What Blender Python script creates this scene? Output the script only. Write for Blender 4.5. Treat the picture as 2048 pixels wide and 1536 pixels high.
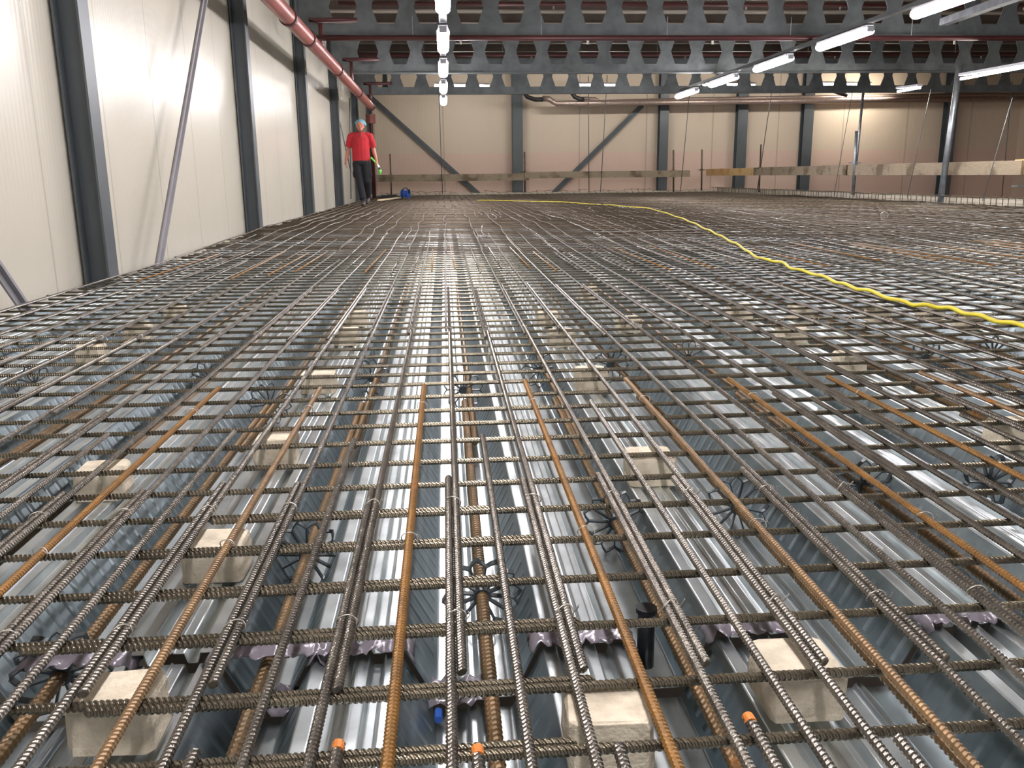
import bpy, math, random
import numpy as np
from mathutils import Vector, Matrix
random.seed(7); RN = np.random.RandomState(11)
for o in list(bpy.data.objects): bpy.data.objects.remove(o)
sc = bpy.context.scene; C = sc.collection

# ------------------------------------------------------------------ camera
F, VPX, VPY, ROLL, CAMZ = 1740.0, 888.0, 355.0, 0.028, 0.68
cY = np.array([VPX-1024, -(VPY-768), F]); cY /= np.linalg.norm(cY)
cU = np.array([-ROLL, 1.0, 0.0]); cU -= (cU@cY)*cY; cU /= np.linalg.norm(cU)
cX = np.cross(cU, cY)
cam = bpy.data.objects.new('camera', bpy.data.cameras.new('camera')); C.objects.link(cam)
R3 = Matrix(((cX[0], cX[1], -cX[2]), (cY[0], cY[1], -cY[2]), (cU[0], cU[1], -cU[2])))
cam.matrix_world = Matrix.Translation((0, 0, CAMZ)) @ R3.to_4x4()
cam.data.sensor_width = 36; cam.data.lens = F/2048*36
cam.data.clip_start = .05; cam.data.clip_end = 200
sc.camera = cam
def ray(x, y):
    d = np.array([x-1024, -(y-768), F]); return np.array([d@cX, d@cY, d@cU])
def at(x, y, Y):            # a measured image point at known depth Y
    w = ray(x, y); t = Y/w[1]; return Vector((w[0]*t, Y, w[2]*t+CAMZ))
def onz(x, y, z):           # a measured image point on a level plane
    w = ray(x, y); t = (z-CAMZ)/w[2]; return Vector((w[0]*t, w[1]*t, z))
def onx(x, y, X):           # a measured image point on a lengthwise vertical plane
    w = ray(x, y); t = X/w[0]; return Vector((X, w[1]*t, w[2]*t+CAMZ))

# ------------------------------------------------------------------ world, view, exposure
sc.view_settings.view_transform = 'Standard'; sc.view_settings.look = 'None'
sc.view_settings.gamma = 1; sc.view_settings.use_curve_mapping = False
sc.view_settings.exposure = 0.85
wd = bpy.data.worlds.new('world'); sc.world = wd; wd.use_nodes = True
wd.node_tree.nodes['Background'].inputs[0].default_value = (.9, .88, .9, 1)
wd.node_tree.nodes['Background'].inputs[1].default_value = .4
LAMP = 52.0      # radiance of the fluorescent diffusers

# ------------------------------------------------------------------ materials
def srgb(r, g, b):
    f = lambda c: c/12.92 if c <= .04045 else ((c+.055)/1.055)**2.4
    return (f(r/255), f(g/255), f(b/255), 1)
class MT:
    def __init__(s, name):
        s.m = bpy.data.materials.new(name); s.m.use_nodes = True
        s.nt = s.m.node_tree; s.n = s.nt.nodes; s.l = s.nt.links; s.b = s.n['Principled BSDF']
    def new(s, t, **k):
        n = s.n.new(t)
        for a, v in k.items(): setattr(n, a, v)
        return n
    def put(s, sock, v):
        if hasattr(v, 'links'): s.l.new(v, sock)
        else: sock.default_value = v
    def math(s, op, a, b=0.0, c=None):
        n = s.new('ShaderNodeMath', operation=op); s.put(n.inputs[0], a); s.put(n.inputs[1], b)
        if c is not None: s.put(n.inputs[2], c)
        return n.outputs[0]
    def coord(s, kind='Object', scale=(1, 1, 1), rnd=0.0):
        tc = s.new('ShaderNodeTexCoord'); mp = s.new('ShaderNodeMapping'); mp.inputs['Scale'].default_value = scale
        s.l.new(tc.outputs[kind], mp.inputs[0])
        if rnd:
            oi = s.new('ShaderNodeObjectInfo'); s.l.new(s.math('MULTIPLY', oi.outputs['Random'], rnd), mp.inputs['Location'])
        return mp.outputs[0]
    def noise(s, vec, scale, detail=3, rough=.55):
        n = s.new('ShaderNodeTexNoise'); s.l.new(vec, n.inputs['Vector']); n.inputs['Scale'].default_value = scale
        n.inputs['Detail'].default_value = detail; n.inputs['Roughness'].default_value = rough
        return n.outputs['Fac']
    def ramp(s, fac, stops):
        r = s.new('ShaderNodeValToRGB'); s.l.new(fac, r.inputs[0]); e = r.color_ramp.elements
        while len(e) > 1: e.remove(e[-1])
        e[0].position = stops[0][0]; e[0].color = stops[0][1]
        for p, c in stops[1:]:
            q = e.new(p); q.color = c
        return r.outputs[0]
    def bump(s, h, dist, strength=1.0):
        b = s.new('ShaderNodeBump'); s.l.new(h, b.inputs['Height']); b.inputs['Distance'].default_value = dist
        b.inputs['Strength'].default_value = strength
        s.l.new(b.outputs[0], s.b.inputs['Normal']); return b
    def set(s, col=None, met=None, rough=None, spec=None):
        if col is not None: s.put(s.b.inputs['Base Color'], col)
        if met is not None: s.put(s.b.inputs['Metallic'], met)
        if rough is not None: s.put(s.b.inputs['Roughness'], rough)
        if spec is not None: s.b.inputs['Specular IOR Level'].default_value = spec
        return s.m
def plain(name, rgb, met=0, rough=.5, var=.12, sc_=8.0, rnd=5.0):
    t = MT(name); c = srgb(*rgb); n = t.noise(t.coord('Object', rnd=rnd), sc_)
    d = tuple(x*(1-var*2) for x in c[:3])+(1,); u = tuple(min(1, x*(1+var)) for x in c[:3])+(1,)
    return t.set(t.ramp(n, [(.3, d), (.7, u)]), met, rough)
def make_rebar(name, base, hi, rustiness, met=.85, rough=.27):
    t = MT(name); v = t.coord('Object', rnd=40)
    body = t.ramp(t.noise(v, 14, 4), [(.3, srgb(*base)), (.7, srgb(*hi))])
    rustc = t.ramp(t.noise(v, 60, 3), [(.3, srgb(104, 70, 28)), (.7, srgb(170, 108, 38))])
    mask = t.ramp(t.noise(v, 5.5, 5, .6), [(rustiness, (0, 0, 0, 1)), (rustiness+.05, (1, 1, 1, 1))])
    mx = t.new('ShaderNodeMix', data_type='RGBA'); t.l.new(mask, mx.inputs[0]); t.l.new(body, mx.inputs[6]); t.l.new(rustc, mx.inputs[7])
    mm = t.math('MULTIPLY', t.math('SUBTRACT', 1.0, mask), met)
    t.b.inputs['Base Color']; t.l.new(mx.outputs[2], t.b.inputs['Base Color']); t.l.new(mm, t.b.inputs['Metallic'])
    t.l.new(t.math('MULTIPLY_ADD', mask, .35, rough), t.b.inputs['Roughness'])
    t.bump(t.noise(v, 260, 2), .0006)
    return t.m
M = {}
M['bar'] = make_rebar('dark_bar_steel', (92, 88, 82), (128, 122, 113), .735)
M['bar_cross'] = make_rebar('cross_bar_steel', (92, 86, 74), (128, 120, 104), .72)
M['bar_mid'] = make_rebar('mid_bar_steel', (86, 81, 73), (114, 107, 97), .72, .7, .4)
M['bar_far'] = make_rebar('trodden_bar_steel', (84, 73, 60), (112, 99, 84), .72, .5, .54)
M['rust'] = make_rebar('rusty_bar_steel', (112, 80, 38), (144, 102, 46), .62, .3, .42)
M['brown'] = make_rebar('brown_bar_steel', (112, 90, 66), (140, 112, 78), .62, .5, .42)
M['trough'] = make_rebar('trough_bar_steel', (90, 76, 54), (120, 93, 60), .655, .4, .42)
def galv(name, lo, hi, rough=.33):
    t = MT(name); v = t.coord('Object'); v2 = t.coord('Object', (6, .7, 6), 9)
    n = t.noise(v, 9, 4); n2 = t.noise(v2, 4, 3)
    t.set(t.ramp(n, [(.3, srgb(*lo)), (.7, srgb(*hi))]), .86, t.math('MULTIPLY_ADD', n, .10, rough-.05))
    return t
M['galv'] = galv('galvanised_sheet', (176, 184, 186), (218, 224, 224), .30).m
t = galv('embossed_galvanised_web', (116, 129, 134), (156, 169, 174), .38)   # pressed slanting dimples on the rib webs; darker tone paints in their shade
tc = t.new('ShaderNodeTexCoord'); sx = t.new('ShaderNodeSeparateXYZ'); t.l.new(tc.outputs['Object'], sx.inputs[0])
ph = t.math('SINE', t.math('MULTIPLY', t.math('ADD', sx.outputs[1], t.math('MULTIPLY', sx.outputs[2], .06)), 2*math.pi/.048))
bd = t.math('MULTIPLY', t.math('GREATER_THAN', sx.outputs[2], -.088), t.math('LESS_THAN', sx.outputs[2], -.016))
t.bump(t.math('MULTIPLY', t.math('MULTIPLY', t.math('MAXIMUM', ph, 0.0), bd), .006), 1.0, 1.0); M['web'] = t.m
M['galv_post'] = galv('galvanised_post', (118, 122, 128), (160, 165, 172), .42).m
M['steel_paint'] = plain('grey_painted_steel', (92, 96, 98), .25, .45, .1, 3)
M['column'] = plain('blue_grey_column_paint', (88, 94, 98), .15, .42, .08, 2)
M['beam'] = plain('galvanised_beam', (108, 113, 114), .35, .5, .14, 5)
M['roof'] = plain('pale_roof_sheet', (184, 174, 160), .1, .5, .08, 1)
M['purlin'] = plain('grey_brown_purlin', (92, 80, 72), .1, .6, .1, 3)
M['redpipe'] = plain('red_oxide_pipe', (150, 84, 76), .1, .38, .1, 3)
M['darkred'] = plain('dark_red_pipe', (78, 38, 38), .1, .4, .1, 3)
M['insul'] = plain('foil_pipe_lagging', (170, 150, 142), .5, .35, .15, 20)
M['rubber'] = plain('black_rubber', (30, 29, 30), 0, .5, .1)
M['plastic'] = plain('dark_grey_plastic', (52, 60, 64), 0, .35, .08)
M['tape'] = plain('grey_plastic_tape', (120, 114, 122), .1, .22, .1, 12)
M['tie'] = plain('pale_tie_wire', (196, 190, 180), .8, .35)
M['rope'] = plain('yellow_hose_rubber', (222, 206, 52), 0, .42, .06)
M['darkfloor'] = plain('dark_lower_floor', (140, 130, 120), 0, .7, .1, 1)
M['trim'] = plain('pale_edge_strip', (196, 188, 172), .2, .5, .06, 4)
M['lamp_body'] = plain('grey_lamp_housing', (176, 176, 182), 0, .5, .03)
def concrete():
    t = MT('cast_concrete'); v = t.coord('Object', rnd=8)
    a = t.noise(v, 22, 5, .65); b = t.noise(v, 170, 3)
    t.set(t.ramp(a, [(.3, srgb(172, 160, 140)), (.55, srgb(206, 195, 173)), (.75, srgb(222, 212, 190))]), 0, .9)
    t.bump(t.math('ADD', a, b), .0022); return t.m
M['conc'] = concrete()
def wood(name, lo, hi, dark):
    t = MT(name); v = t.coord('Object', (1.2, 1.2, 14), 5)
    a = t.noise(v, 5, 5, .6); b = t.noise(t.coord('Object', rnd=5), 2.2, 3)
    c1 = t.ramp(a, [(.3, srgb(*lo)), (.7, srgb(*hi))]); c2 = t.ramp(b, [(.52, (1, 1, 1, 1)), (.66, srgb(*dark))])
    mx = t.new('ShaderNodeMix', data_type='RGBA', blend_type='MULTIPLY'); mx.inputs[0].default_value = .8
    t.l.new(c1, mx.inputs[6]); t.l.new(c2, mx.inputs[7]); t.l.new(mx.outputs[2], t.b.inputs['Base Color'])
    t.b.inputs['Roughness'].default_value = .8; return t.m
M['wood_grey'] = wood('weathered_board', (128, 114, 96), (160, 146, 124), (150, 140, 126))
M['wood_new'] = wood('fresh_board', (186, 152, 104), (208, 176, 128), (230, 210, 180))
M['lath'] = plain('pale_timber_lath', (226, 208, 172), 0, .7)
def panel(name, rgb, axis, rough, pitch=1.12, fine=.05, met=0):
    t = MT(name); tc = t.new('ShaderNodeTexCoord'); sx = t.new('ShaderNodeSeparateXYZ'); t.l.new(tc.outputs['Object'], sx.inputs[0])
    u = sx.outputs[axis]
    seam = t.math('LESS_THAN', t.math('FRACT', t.math('DIVIDE', u, pitch)), .018)
    rib = t.math('PINGPONG', u, fine/2); big = t.noise(t.coord('Object', (1, 1, .25)), 1.3, 2)
    c = srgb(*rgb); d = tuple(x*.72 for x in c[:3])+(1,)
    mx = t.new('ShaderNodeMix', data_type='RGBA'); t.l.new(seam, mx.inputs[0]); mx.inputs[6].default_value = c; mx.inputs[7].default_value = d
    t.set(mx.outputs[2], met, rough, .5)
    h = t.math('ADD', t.math('MULTIPLY', rib, .03), t.math('ADD', t.math('MULTIPLY', seam, -.004), t.math('MULTIPLY', big, .02)))
    t.bump(h, 1.0, 1.0); return t.m
M['wall_l'] = panel('white_ribbed_wall_panel', (196, 191, 176), 1, .3)
M['wall_f'] = panel('beige_wall_panel', (212, 196, 176), 0, .5, 2.3, .1)
M['wall_f2'] = panel('pinkish_wall_panel', (216, 190, 174), 0, .5, 2.3, .1)
def emit(name, rgb, s):
    m = bpy.data.materials.new(name); m.use_nodes = True; b = m.node_tree.nodes['Principled BSDF']
    b.inputs['Base Color'].default_value = (.8, .8, .8, 1); b.inputs['Emission Color'].default_value = (*rgb, 1)
    b.inputs['Emission Strength'].default_value = s; return m
M['glow'] = emit('lit_diffuser', (1.0, .95, .98), LAMP)
M['glow_warm'] = emit('lit_warm_tube', (1.0, .95, .88), LAMP*2.4)
M['orange_paint'] = plain('orange_paint', (204, 118, 36), 0, .6, .15, 60)
M['skin'] = plain('skin', (176, 112, 92), 0, .5, .05)
M['shirt'] = plain('red_polo_cloth', (176, 34, 44), 0, .85, .08, 6)
M['collar'] = plain('dark_collar_cloth', (96, 78, 72), 0, .85)
M['trousers'] = plain('black_work_cloth', (22, 23, 28), 0, .85, .1, 5)
M['boots'] = plain('dark_boot_leather', (52, 46, 44), 0, .6)
M['hairnet'] = plain('pale_blue_hairnet', (98, 152, 168), 0, .8, .1, 30)
M['hair'] = plain('brown_hair', (70, 50, 40), 0, .7)
M['green'] = plain('bright_green_plastic', (120, 220, 90), 0, .4)
M['white'] = plain('white_plastic', (230, 235, 230), 0, .35)
M['blue'] = plain('blue_plastic', (34, 84, 170), 0, .4)
M['black'] = plain('black_plastic', (26, 26, 30), 0, .4)

# ------------------------------------------------------------------ geometry helpers
class MB:
    """collects shapes; build() links them as one mesh object"""
    def __init__(s): s.V = []; s.Fc = []; s.mi = []; s.n = 0
    def add(s, V, Fs, mi=0):
        V = np.asarray(V, float).reshape(-1, 3); s.V.append(V)
        s.Fc += [tuple(i+s.n for i in f) for f in Fs]; s.mi += [mi]*len(Fs); s.n += len(V); return s
    def box(s, c, size, rot=None, mi=0):
        h = np.array(size)/2; P = np.array([[x, y, z] for x in (-1, 1) for y in (-1, 1) for z in (-1, 1)])*h
        if rot is not None: P = P@np.array(rot).T
        return s.add(P+np.array(c), [(0, 1, 3, 2), (4, 6, 7, 5), (0, 4, 5, 1), (2, 3, 7, 6), (0, 2, 6, 4), (1, 5, 7, 3)], mi)
    def beam(s, a, b, w, h, up=(0, 0, 1), mi=0):
        a = np.array(a, float); b = np.array(b, float); d = b-a; L = np.linalg.norm(d); d /= L
        u = np.array(up, float); sd = np.cross(d, u); sd /= np.linalg.norm(sd); u = np.cross(sd, d)
        return s.box((a+b)/2, (w, L, h), np.stack([sd, d, u], 1), mi)
    def tube(s, path, r, seg=8, tilt=None, caps=True, up=None, mi=0, ridge=0.0):
        P = np.asarray(path, float); n = len(P); r = np.asarray(r, float)
        if r.ndim == 0: r = np.full((n, 2), float(r))
        elif r.ndim == 1: r = np.stack([r, r], 1)
        T = np.gradient(P, axis=0); T /= np.linalg.norm(T, axis=1)[:, None]+1e-12
        u0 = np.array(up if up is not None else ((0, 0, 1) if abs(T[0][2]) < .9 else (0, 1, 0)), float)
        S = np.cross(T, u0); S /= np.linalg.norm(S, axis=1)[:, None]+1e-12; U = np.cross(S, T)
        a = np.arange(seg)*2*math.pi/seg; ca, sa = np.cos(a), np.sin(a)
        rad = np.ones(seg); 
        if ridge: rad = rad+ridge*(np.abs(ca) > .95)
        V = P[:, None, :]+S[:, None, :]*(r[:, 0, None]*ca*rad)[:, :, None]+U[:, None, :]*(r[:, 1, None]*sa*rad)[:, :, None]
        if tilt is not None: V = V+T[:, None, :]*(np.asarray(tilt)[:, None]*ca)[:, :, None]
        k = np.arange(seg); k2 = (k+1) % seg; i = np.arange(n-1)[:, None]*seg
        Q = np.stack([i+k, i+k2, i+seg+k2, i+seg+k], -1).reshape(-1, 4)
        Fs = [tuple(q) for q in Q.tolist()]
        if caps: Fs += [tuple(range(seg))[::-1], tuple(range((n-1)*seg, n*seg))]
        return s.add(V.reshape(-1, 3), Fs, mi)
    def sphere(s, c, r, nu=14, nv=9, mi=0):
        r = np.array(r)*np.ones(3); V = [[0, 0, -1]]
        for j in range(1, nv):
            t = math.pi*j/nv
            for i in range(nu): V.append([math.sin(t)*math.cos(2*math.pi*i/nu), math.sin(t)*math.sin(2*math.pi*i/nu), -math.cos(t)])
        V.append([0, 0, 1]); Fs = []
        for i in range(nu):
            Fs.append((0, 1+(i+1) % nu, 1+i)); b = 1+(nv-2)*nu; Fs.append((b+i, b+(i+1) % nu, len(V)-1))
            for j in range(nv-2): p = 1+j*nu; Fs.append((p+i, p+(i+1) % nu, p+nu+(i+1) % nu, p+nu+i))
        return s.add(np.array(V)*r+np.array(c), Fs, mi)
    def mesh(s, name, smooth=True):
        me = bpy.data.meshes.new(name); V = np.concatenate(s.V)
        ls = np.array([len(f) for f in s.Fc], np.int32); li = np.concatenate([np.array(f, np.int32) for f in s.Fc]) if len(set(ls)) > 1 else np.array(s.Fc, np.int32).ravel()
        me.vertices.add(len(V)); me.vertices.foreach_set('co', V.astype(np.float32).ravel())
        me.loops.add(len(li)); me.loops.foreach_set('vertex_index', li)
        me.polygons.add(len(ls)); me.polygons.foreach_set('loop_start', np.concatenate([[0], np.cumsum(ls)[:-1]]).astype(np.int32))
        me.polygons.foreach_set('loop_total', ls); me.polygons.foreach_set('material_index', np.array(s.mi, np.int32))
        me.polygons.foreach_set('use_smooth', np.full(len(ls), smooth)); me.update(calc_edges=True); me.validate(); return me
    def build(s, name, mats, parent=None, loc=None, smooth=False, **kw):
        if loc is not None:
            for i in range(len(s.V)): s.V[i] = s.V[i]-np.array(loc)
        me = s.mesh(name, smooth)
        for m in (mats if isinstance(mats, (list, tuple)) else [mats]): me.materials.append(m)
        o = bpy.data.objects.new(name, me); C.objects.link(o)
        if parent is not None: o.parent = parent
        if loc is not None: o.location = loc
        return tag(o, **kw)
def tag(o, label=None, cat=None, group=None, kind=None):
    if label: o['label'] = label
    if cat: o['category'] = cat
    if group: o['group'] = group
    if kind: o['kind'] = kind
    return o
def empty(name, loc, rz=0, **kw):
    o = bpy.data.objects.new(name, None); C.objects.link(o); o.location = loc; o.rotation_euler = (0, 0, rz); o.empty_display_size = .05
    return tag(o, **kw)
def dup(root, loc, rz=None, label=None, scale=None):
    r = root.copy(); C.objects.link(r); r.location = loc
    if rz is not None: r.rotation_euler = (0, 0, rz) if not hasattr(rz, '__len__') else rz
    if scale: r.scale = scale
    if label: r['label'] = label
    for ch in list(root.children):
        c = ch.copy(); C.objects.link(c); c.parent = r
        for g in list(ch.children):
            d = g.copy(); C.objects.link(d); d.parent = c
    return r
def bevel(o, w, seg=2):
    m = o.modifiers.new('bevel', 'BEVEL'); m.width = w; m.segments = seg; m.limit_method = 'ANGLE'; return o
ORD = ['', 'first', 'second', 'third', 'fourth', 'fifth', 'sixth', 'seventh', 'eighth', 'ninth', 'tenth', 'eleventh', 'twelfth', 'thirteenth', 'fourteenth', 'fifteenth', 'sixteenth', 'seventeenth', 'eighteenth', 'nineteenth', 'twentieth']

# ------------------------------------------------------------------ the setting
FAR, WX, RX, ROOFZ, LOW = 30.4, -2.42, 9.05, 4.05, -3.2
EDGE = 29.2
mb = MB(); mb.box((WX-.1, (FAR-4)/2, (ROOFZ+LOW)/2), (.2, FAR+4, ROOFZ-LOW)); mb.build('wall_left', M['wall_l'], kind='structure')
zs = at(1000, 306, FAR).z
mb = MB(); mb.box((8.9, FAR+.1, (zs+ROOFZ)/2), (22.7, .2, ROOFZ-zs), mi=0); mb.box((8.9, FAR+.1, (zs+LOW)/2), (22.7, .2, zs-LOW), mi=1)
mb.build('wall_far', [M['wall_f'], M['wall_f2']], kind='structure')
mb = MB(); mb.box((20.3, (FAR-4)/2, (ROOFZ+LOW)/2), (.2, FAR+4, ROOFZ-LOW)); mb.build('wall_right', M['wall_f'], kind='structure')
mb = MB(); mb.box((8.9, 13.2, LOW-.05), (22.8, FAR+4.2, .1)); mb.build('floor', M['darkfloor'], kind='structure')
ys = np.arange(-4, FAR, .15); V = []; 
for i, y in enumerate(ys):
    for dy, dz in ((0, 0), (.05, 0), (.075, .05), (.125, .05)): V += [(-2.42, y+dy, ROOFZ+dz), (20.2, y+dy, ROOFZ+dz)]
n = len(V)//2; mb = MB(); mb.add(V, [(2*i, 2*i+1, 2*i+3, 2*i+2) for i in range(n-1)]); mb.build('ceiling', M['roof'], kind='structure')

# ------------------------------------------------------------------ light fittings
LZ_ = [None]
def light_row(pts_far, pts_near, n_back, group, side, width=.15):
    """pts: pixel of the farthest and of a nearer fitting, with their depths known from the even spacing"""
    A, B, n = pts_far, pts_near, n_back
    return A, B
def fixture(p, name_label, group, L=1.58, w=.15, first=[None]):
    if first[0] is None:
        t_ = empty('ceiling_light', p, label=name_label, cat='ceiling light', group=group)
        MB().tube([(0, -L/2, 0), (0, -L/2+.03, 0), (0, L/2-.03, 0), (0, L/2, 0)], np.array([[.05, .03], [w/2, .05], [w/2, .05], [.05, .03]]), 14, up=(0, 0, 1)).build('diffuser', M['glow'], t_, smooth=True)
        bevel(MB().box((0, 0, .055), (w*.8, L*.98, .05)).build('housing', M['lamp_body'], t_), .01)
        for s_ in (-1, 1): bevel(MB().box((0, s_*(L/2+.012), .02), (w*.62, .04, .07)).build('end_cap', M['lamp_body'], t_), .01)
        first[0] = t_; return t_
    o = dup(first[0], p, 0, name_label); o['group'] = group; return o
Lp0 = at(887, 201, 20.6); Lp1 = at(887, 80, 11.83)
Rp0 = at(1373, 192, 20.6)
for k in range(8):
    y = 20.6-2.925*k
    if k < 5: lab = 'lit tube light in the row above the deck centre, %s' % ['smallest and farthest', 'second from the far end', 'third from the far end', 'fourth from the far end', 'cut by the top edge'][k]
    else: lab = 'lit tube light of the centre row, out of frame over the near deck'
    fixture((Lp0.x, y, Lp0.z), lab, 'tube lights of the centre row')
rr = [(1373, 192), (1450, 163), (1553, 122), (1700, 70), (1905, 5)]
rz = sum(onx(x, y, Rp0.x).z for x, y in rr)/5; ry = [onx(x, y, Rp0.x).y for x, y in rr]
stp = (ry[0]-ry[4])/4
for k in range(8):
    lab = ('lit tube light in the slanting right-hand row, %s' % ['smallest and farthest', 'second from the far end', 'third from the far end', 'fourth from the far end', 'in the top right corner'][k]) if k < 5 else 'lit tube light of the right-hand row, out of frame over the near deck'
    fixture((Rp0.x, ry[0]-stp*k, rz), lab, 'tube lights of the right-hand row')
for nm, X, z in (('centre', Lp0.x, Lp0.z), ('right-hand', Rp0.x, rz)):
    MB().box((X, 8.6, z+.12), (.07, 25, .05)).box((X, 8.6, z+.10), (.09, 25, .008)).build('mounting_rail', M['steel_paint'], label='long grey rail carrying the %s row of tube lights' % nm, cat='rail')
# lights by the right wall
M['glow_wash'] = emit('lit_wall_washer', (1.0, .93, .80), LAMP*2.2)
def tube_light(a, b, lab, mat='glow_warm'):
    a = np.array(a); b = np.array(b); mid = (a+b)/2
    t_ = empty('ceiling_light', mid, label=lab, cat='ceiling light')
    m = MB(); m.tube([a-mid, (a+b)/2-mid, b-mid], .019, 10); m.build('tube', M[mat], t_, smooth=True)
    m = MB(); m.beam(a-mid+[0, 0, .07], b-mid+[0, 0, .045], .10, .04); m.build('housing', M['lamp_body'], t_)
tube_light(at(1796, 183, 17.6), at(1840, 175.5, 16.4), 'small lit tube near the leaning wires at the right')
tube_light(at(1922, 158, 14.8), at(2075, 129, 12.6), 'long lit tube behind the tall galvanised post at the right')
for x_, lab in ((.6, 'first'), (4.6, 'second'), (8.6, 'third'), (12.2, 'fourth')):  # unseen tubes added to brighten the far wall evenly
    tube_light((x_-.8, 26.9, 3.29), (x_+.8, 26.9, 3.29), 'added tube light behind the farthest beam, %s from the left, unseen fill light' % lab)
tube_light((13.4, 29.25, 3.36), (14.9, 29.25, 3.36), 'tube light washing the bright patch of far wall', 'glow_wash')
m = MB(); m.beam(at(1888, 44, 9.5), at(2090, -28, 7.2), .09, .07); m.build('steel_channel', M['galv_post'], label='pale galvanised channel crossing the top right corner', cat='channel')

# ------------------------------------------------------------------ columns, beams, roof steel
BY = [1.1, 5.5, 9.85, 14.1, 18.45, 22.9]      # roof beams
CYS = [1.3]+[onx(x, y, WX+.18).y-.085 for x, y in ((233, 512), (525, 440), (629, 400), (688, 390))]; CYS += [CYS[-1]+4.6]
def h_column(x, y, w, d, z0, z1, lab, grp=None, mat='column', axis='x'):
    c = empty('column', (x, y, z0), label=lab, cat='column', group=grp); H = z1-z0
    if axis == 'x':   # flanges face the room
        MB().box((d/2-.007, 0, H/2), (.014, w, H)).build('flange', M[mat], c); MB().box((-d/2+.007, 0, H/2), (.014, w, H)).build('flange', M[mat], c)
        MB().box((0, 0, H/2), (d-.03, .012, H)).build('web', M[mat], c)
    else:
        MB().box((0, -d/2+.007, H/2), (w, .014, H)).build('flange', M[mat], c); MB().box((0, d/2-.007, H/2), (w, .014, H)).build('flange', M[mat], c)
        MB().box((0, 0, H/2), (.012, d-.03, H)).build('web', M[mat], c)
    return c
print('cols', CYS)
for i, y in enumerate(CYS+[29.3]):
    lab = ['steel column of the left wall, behind the camera', 'widest and nearest grey column on the left wall', 'second grey column along the left wall', 'third grey column along the left wall', 'fourth grey column along the left wall, left of the walking person', 'fifth grey column along the left wall, just behind the person', 'last column of the left wall near the far corner'][i]
    h_column(WX+.10, y, .17, .165, -.35, ROOFZ-.05, lab, 'columns of the left wall')
for j, (px, w) in enumerate(((1035, .34), (1325, .3), (1480, .34), (1610, .34), (1893, .36))):
    p = at(px, 300, FAR-.2)
    h_column(p.x, FAR-.2, w, .3, LOW, ROOFZ-.05, 'grey column on the far wall, %s from the left' % ORD[j+1], 'columns of the far wall', axis='y')
zb = at(1100, 188, 22.9).z; zb2 = at(1100, 73, 14.1).z; zb3 = at(1100, 147, 18.45).z

def castellated(y, z0, lab):
    L0, L1, D, pit = WX+.26, 20.1, .84, .632
    r = empty('castellated_beam', (L0, y, z0), label=lab, cat='beam', group='castellated roof beams')
    x0, x1 = 0, L1-L0; hb, hm, ht = .18, D/2, D-.18
    m = MB(); V = []; Fs = []
    def vid(x, z): V.append((x, 0, z)); return len(V)-1
    def quad(pts): Fs.append(tuple(vid(*p) for p in pts))
    quad([(x0, .015), (x1, .015), (x1, hb), (x0, hb)]); quad([(x0, ht), (x1, ht), (x1, D-.015), (x0, D-.015)])
    n = int((x1-.75)/pit); xs = [.72+pit*i for i in range(n)]
    def left(c): return [(c-.125, hb), (c-.21, hm), (c-.125, ht)]
    quad([(x0, hb)]+left(xs[0])+[(x0, ht)])
    for a, b in zip(xs, xs[1:]):
        quad([(a+.125, hb)]+left(b)+[(a+.125, ht), (a+.21, hm)])
    quad([(xs[-1]+.125, hb), (x1, hb), (x1, ht), (xs[-1]+.125, ht), (xs[-1]+.21, hm)])
    m.add(V, Fs); w = m.build('web', M['beam'], r); so = w.modifiers.new('solid', 'SOLIDIFY'); so.thickness = .012; so.offset = 0
    MB().box(((x0+x1)/2, 0, .008), (x1-x0, .17, .016)).build('flange', M['beam'], r)
    MB().box(((x0+x1)/2, 0, D-.008), (x1-x0, .17, .016)).build('flange', M['beam'], r)
    MB().box((.04, 0, D/2), (.016, .17, D)).build('end_plate', M['beam'], r)
for i, y in enumerate(BY[1:]):
    z0 = {14.1: zb2, 18.45: zb3, 22.9: zb}.get(y, zb2)
    castellated(y, z0, ['castellated beam out of frame over the near deck', 'castellated beam just above the top edge', 'nearest grey beam with hexagonal holes, top of the photo', 'middle grey beam with hexagonal holes', 'farthest and lowest looking grey beam with hexagonal holes'][i])
k = 0
for y in np.arange(8.2, 29.5, 1.45):
    MB().box((8.9, y, ROOFZ-.09), (22.4, .09, .16)).box((8.9, y, ROOFZ-.17), (22.4, .13, .012)).build('roof_purlin', M['purlin'], label='dark purlin under the roof sheeting seen through the beam holes', cat='purlin', group='roof purlins'); k += 1
# bracing flats on the walls
M['brace'] = plain('pale_grey_brace_steel', (150, 148, 152), .1, .5, .06, 3)
def brace(a, b, w, lab, mat='brace', up=(1, 0, 0)):
    m = MB(); m.beam(a, b, w, .012, up); m.beam(np.array(a)+[0, 0, 0], b, .012, .06, up); return m.build('diagonal_brace', M[mat], label=lab, cat='brace')
bx = WX+.2
brace(onx(414, -30, bx), onx(312, 560, bx), .07, 'thin grey diagonal flat between the first two left columns')
brace(onx(-60, 455, bx), onx(66, 640, bx), .09, 'grey diagonal member at the left edge, below the nearest column')
brace(at(738, 192, FAR-.12), at(965, 395, FAR-.12), .16, 'grey diagonal brace on the far wall descending right', 'column', up=(0, 1, 0))
brace(at(1285, 210, FAR-.12), at(1098, 395, FAR-.12), .16, 'grey diagonal brace on the far wall descending left', 'column', up=(0, 1, 0))
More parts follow.
